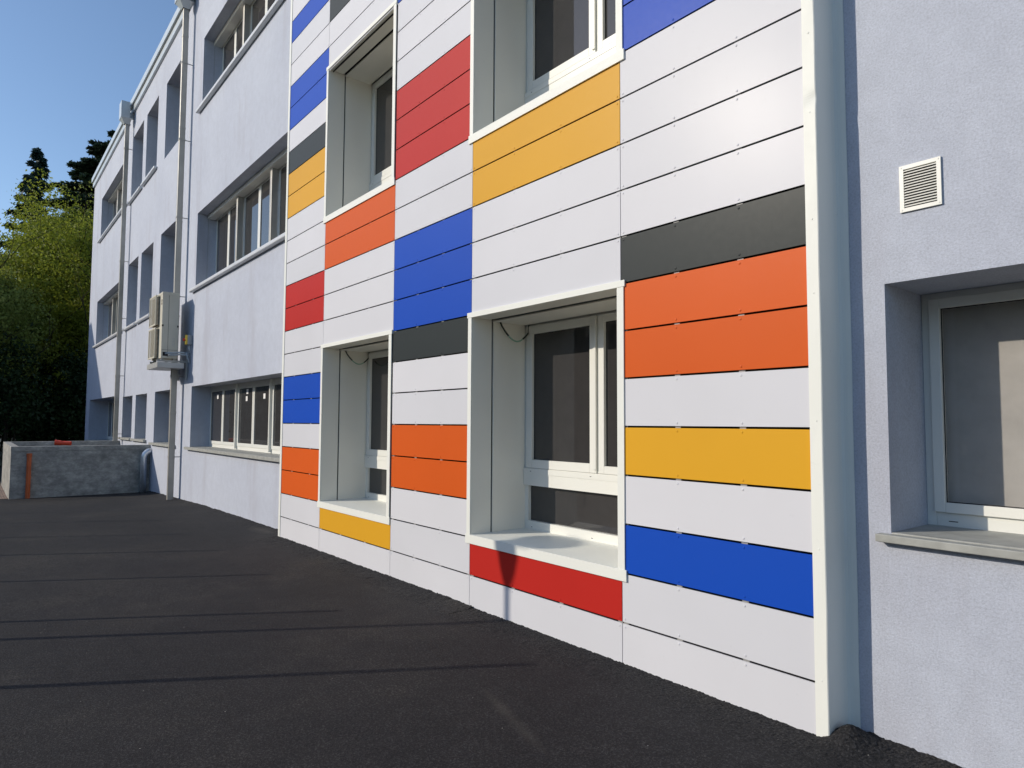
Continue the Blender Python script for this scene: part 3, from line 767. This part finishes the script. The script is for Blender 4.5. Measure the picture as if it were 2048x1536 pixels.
def conifer(x, y, h, r, seed, label, mat='needle', cedar=False, n_wh=None, zstart=.12):
    rng = np.random.default_rng(seed); t = empty('cedar_tree' if cedar else 'spruce_tree', (x, y, gz(x)), label, 'tree')
    z0 = gz(x)-.1; mb = MB(); mb.tube([(x, y, z0), (x+.1, y, z0+h*.5), (x, y, z0+h)], [r*.075, r*.045, .03], 9, 0, False)
    cs = []; ds = []
    nb_ = n_wh or 130
    for i in range(nb_):
        f = zstart+(1-zstart)*(i+rng.random())/nb_
        if cedar: f = zstart+(1-zstart)*min(1, (round(f*11)/11)+rng.normal()*.008)
        L = r*(1-f)**(.62 if cedar else .8)*rng.uniform(.65, 1.12)+.25
        a = rng.uniform(0, 2*math.pi); d = np.array([math.cos(a), math.sin(a), 0]); side = np.array([-d[1], d[0], 0])
        p0 = np.array([x, y, z0+h*f]); K = 9; pts = []
        for j in range(K+1):
            s = j/K; z = (.10*s-.16*s*s)*L if cedar else (-.10*s-.22*s*s+.14*s**4)*L+.1*s
            pts.append(p0+d*L*s+np.array([0, 0, z]))
        mb.tube([tuple(q) for q in pts], [max(.008, .012*L*(1-s/K)+.006) for s in range(K+1)], 4, 0, False)
        n = int(L*(150 if cedar else 110))
        s = rng.uniform(.12, 1.0, n); wdt = (L*.30 if cedar else L*.20)*np.minimum(1, (1.06-s)*2.2)
        ii = np.minimum((s*K).astype(int), K-1); fr = (s*K-ii)[:, None]; P = np.array(pts)
        c = P[ii]*(1-fr)+P[ii+1]*fr; off = rng.uniform(-1, 1, n)*wdt
        c = c+side*off[:, None]; c[:, 2] += rng.normal(size=n)*(.05 if cedar else .09)-(.0 if cedar else np.abs(off)*.35+.1*rng.random(n))
        cs.append(c); ds.append(d*.8+side*np.sign(off)[:, None]*.7+np.array([0, 0, -.1 if cedar else -.55]))
    mb.build('trunk', M['bark'], t, smooth=True)
    C = np.vstack(cs); D = np.vstack(ds)
    quads_obj('crown', C, (.13 if cedar else .17)*(.6+.8*rng.random(len(C))), M[mat], t, seed+5, flat=.5 if cedar else 0, asp=2.6, dirs=D)
    return t
broadleaf(-44.5, .35, 13.9, 4.6, 11, 'large yellow green spring tree with dark forked limbs nearest the building corner', 'leaf', 150000, .085)
broadleaf(-40.5, -3.7, 10.0, 3.0, 23, 'lower pale green tree at the left edge of the photo', 'leaf2', 80000, .085)
broadleaf(-50, 4.6, 16.8, 4.4, 31, 'tall light green tree rising behind the roof end of the building', 'leaf2', 80000, .10)
conifer(-62, -.15, 22.6, 4.6, 5, 'dark narrow spruce standing against the sky left of the roof', 'needle', zstart=.25, n_wh=170)
conifer(-52, 3.7, 21.5, 9.2, 8, 'spreading dark cedar with flat drooping layers behind the roof end', 'cedar', True, 230, .3)
conifer(-66, -8.0, 21.5, 7.6, 15, 'dark cedar of which only branch tips enter at the left edge', 'cedar', True, 170, .3)
def shrubmass(name, x0, x1, y0, y1, h, seed, label, n):
    rng = np.random.default_rng(seed); t = empty(name, ((x0+x1)/2, (y0+y1)/2, gz(x0)), label, 'shrub', 'dark shrubs under the trees')
    k = 160; C = np.stack([rng.uniform(x0, x1, k), rng.uniform(y0, y1, k), rng.uniform(.2, 1, k)**.8*h*(.75+.3*np.sin(np.linspace(0, 9, k)))], 1)
    cen = C[rng.integers(0, k, n)]+rng.normal(size=(n, 3))*.45; cen[:, 2] = np.maximum(cen[:, 2], .05)
    mb = MB()
    for i in range(9):
        xx, yy = rng.uniform(x0, x1), rng.uniform(y0, y1); mb.tube([(xx, yy, -.4), (xx+rng.normal()*.3, yy+rng.normal()*.3, h*.7)], [.06, .02], 6)
    mb.build('stems', M['bark'], t)
    quads_obj('foliage', cen, .12*(.6+.8*rng.random(n)), M['leafd'], t, seed+2)
shrubmass('large_shrub', -43, -38, -5.5, -1.5, 4.6, 41, 'dense dark evergreen shrub in shade at the left edge behind the concrete box', 45000)
shrubmass('large_shrub', -46, -40, -1.2, 3.2, 5.0, 43, 'dense dark evergreen shrub in shade next to the building corner', 50000)
shrubmass('large_shrub', -53, -48, -4, 5, 6.5, 47, 'taller dark shrub further back between the tree trunks', 50000)
# unseen trees added to be mirrored in the glass and block the low sky
yt = broadleaf(-13.5, -28.5, 9.2, 4.6, 51, 'round unseen tree added across the yard for reflections, facing the larger lower window', 'leafd', 36000, .24, group='unseen trees added across the yard', trunk_h=.14)
for i, (x, y, a, lb) in enumerate(((-6.8, -28, 1.1, 'bushy unseen tree added across the yard for reflections, opposite the plain right hand wall'), (-20, -28, 2.2, 'unseen tree added across the yard for reflections, opposite the left edge of the striped facade'),
        (-27, -27, 3.9, 'unseen tree added across the yard for reflections, opposite the air conditioner'), (-34, -28, 2.9, 'unseen tree added across the yard for reflections, beside the tall neighbouring block'),
        (0, -28.5, 5.0, 'unseen tree added across the yard for reflections, behind the photographer'), (7, -28, .4, 'outermost unseen tree added across the yard for reflections, right of the photographer'))):
    r = yt.copy(); col.objects.link(r); r.location = (x, y, gz(x)); r.rotation_euler = (0, 0, a); r['label'] = lb
    for ch in list(yt.children):
        c = ch.copy(); col.objects.link(c); c.parent = r; c.matrix_parent_inverse = ch.matrix_parent_inverse.copy()
he = empty('hedge', (-13, -21.2, 0), 'long dark clipped hedge, unseen, added across the yard to be mirrored in the lower panes', 'hedge')  # unseen hedge added for pane reflections and to cover the bright horizon
rng = np.random.default_rng(9); n = 42000
cen = np.stack([rng.uniform(-37, 12, n), -21.2+rng.normal(size=n)*.38, rng.uniform(.0, 1, n)**.7*2.7], 1)
quads_obj('foliage', cen, .2*(.6+.8*rng.random(n)), M['leafd'], he, 3)
mb = MB()
for k in range(50): mb.tube([(-37+k, -21.2, -.3), (-37+k+rng.normal()*.2, -21.2, 2.2)], [.05, .02], 5)
mb.build('stems', M['bark'], he)
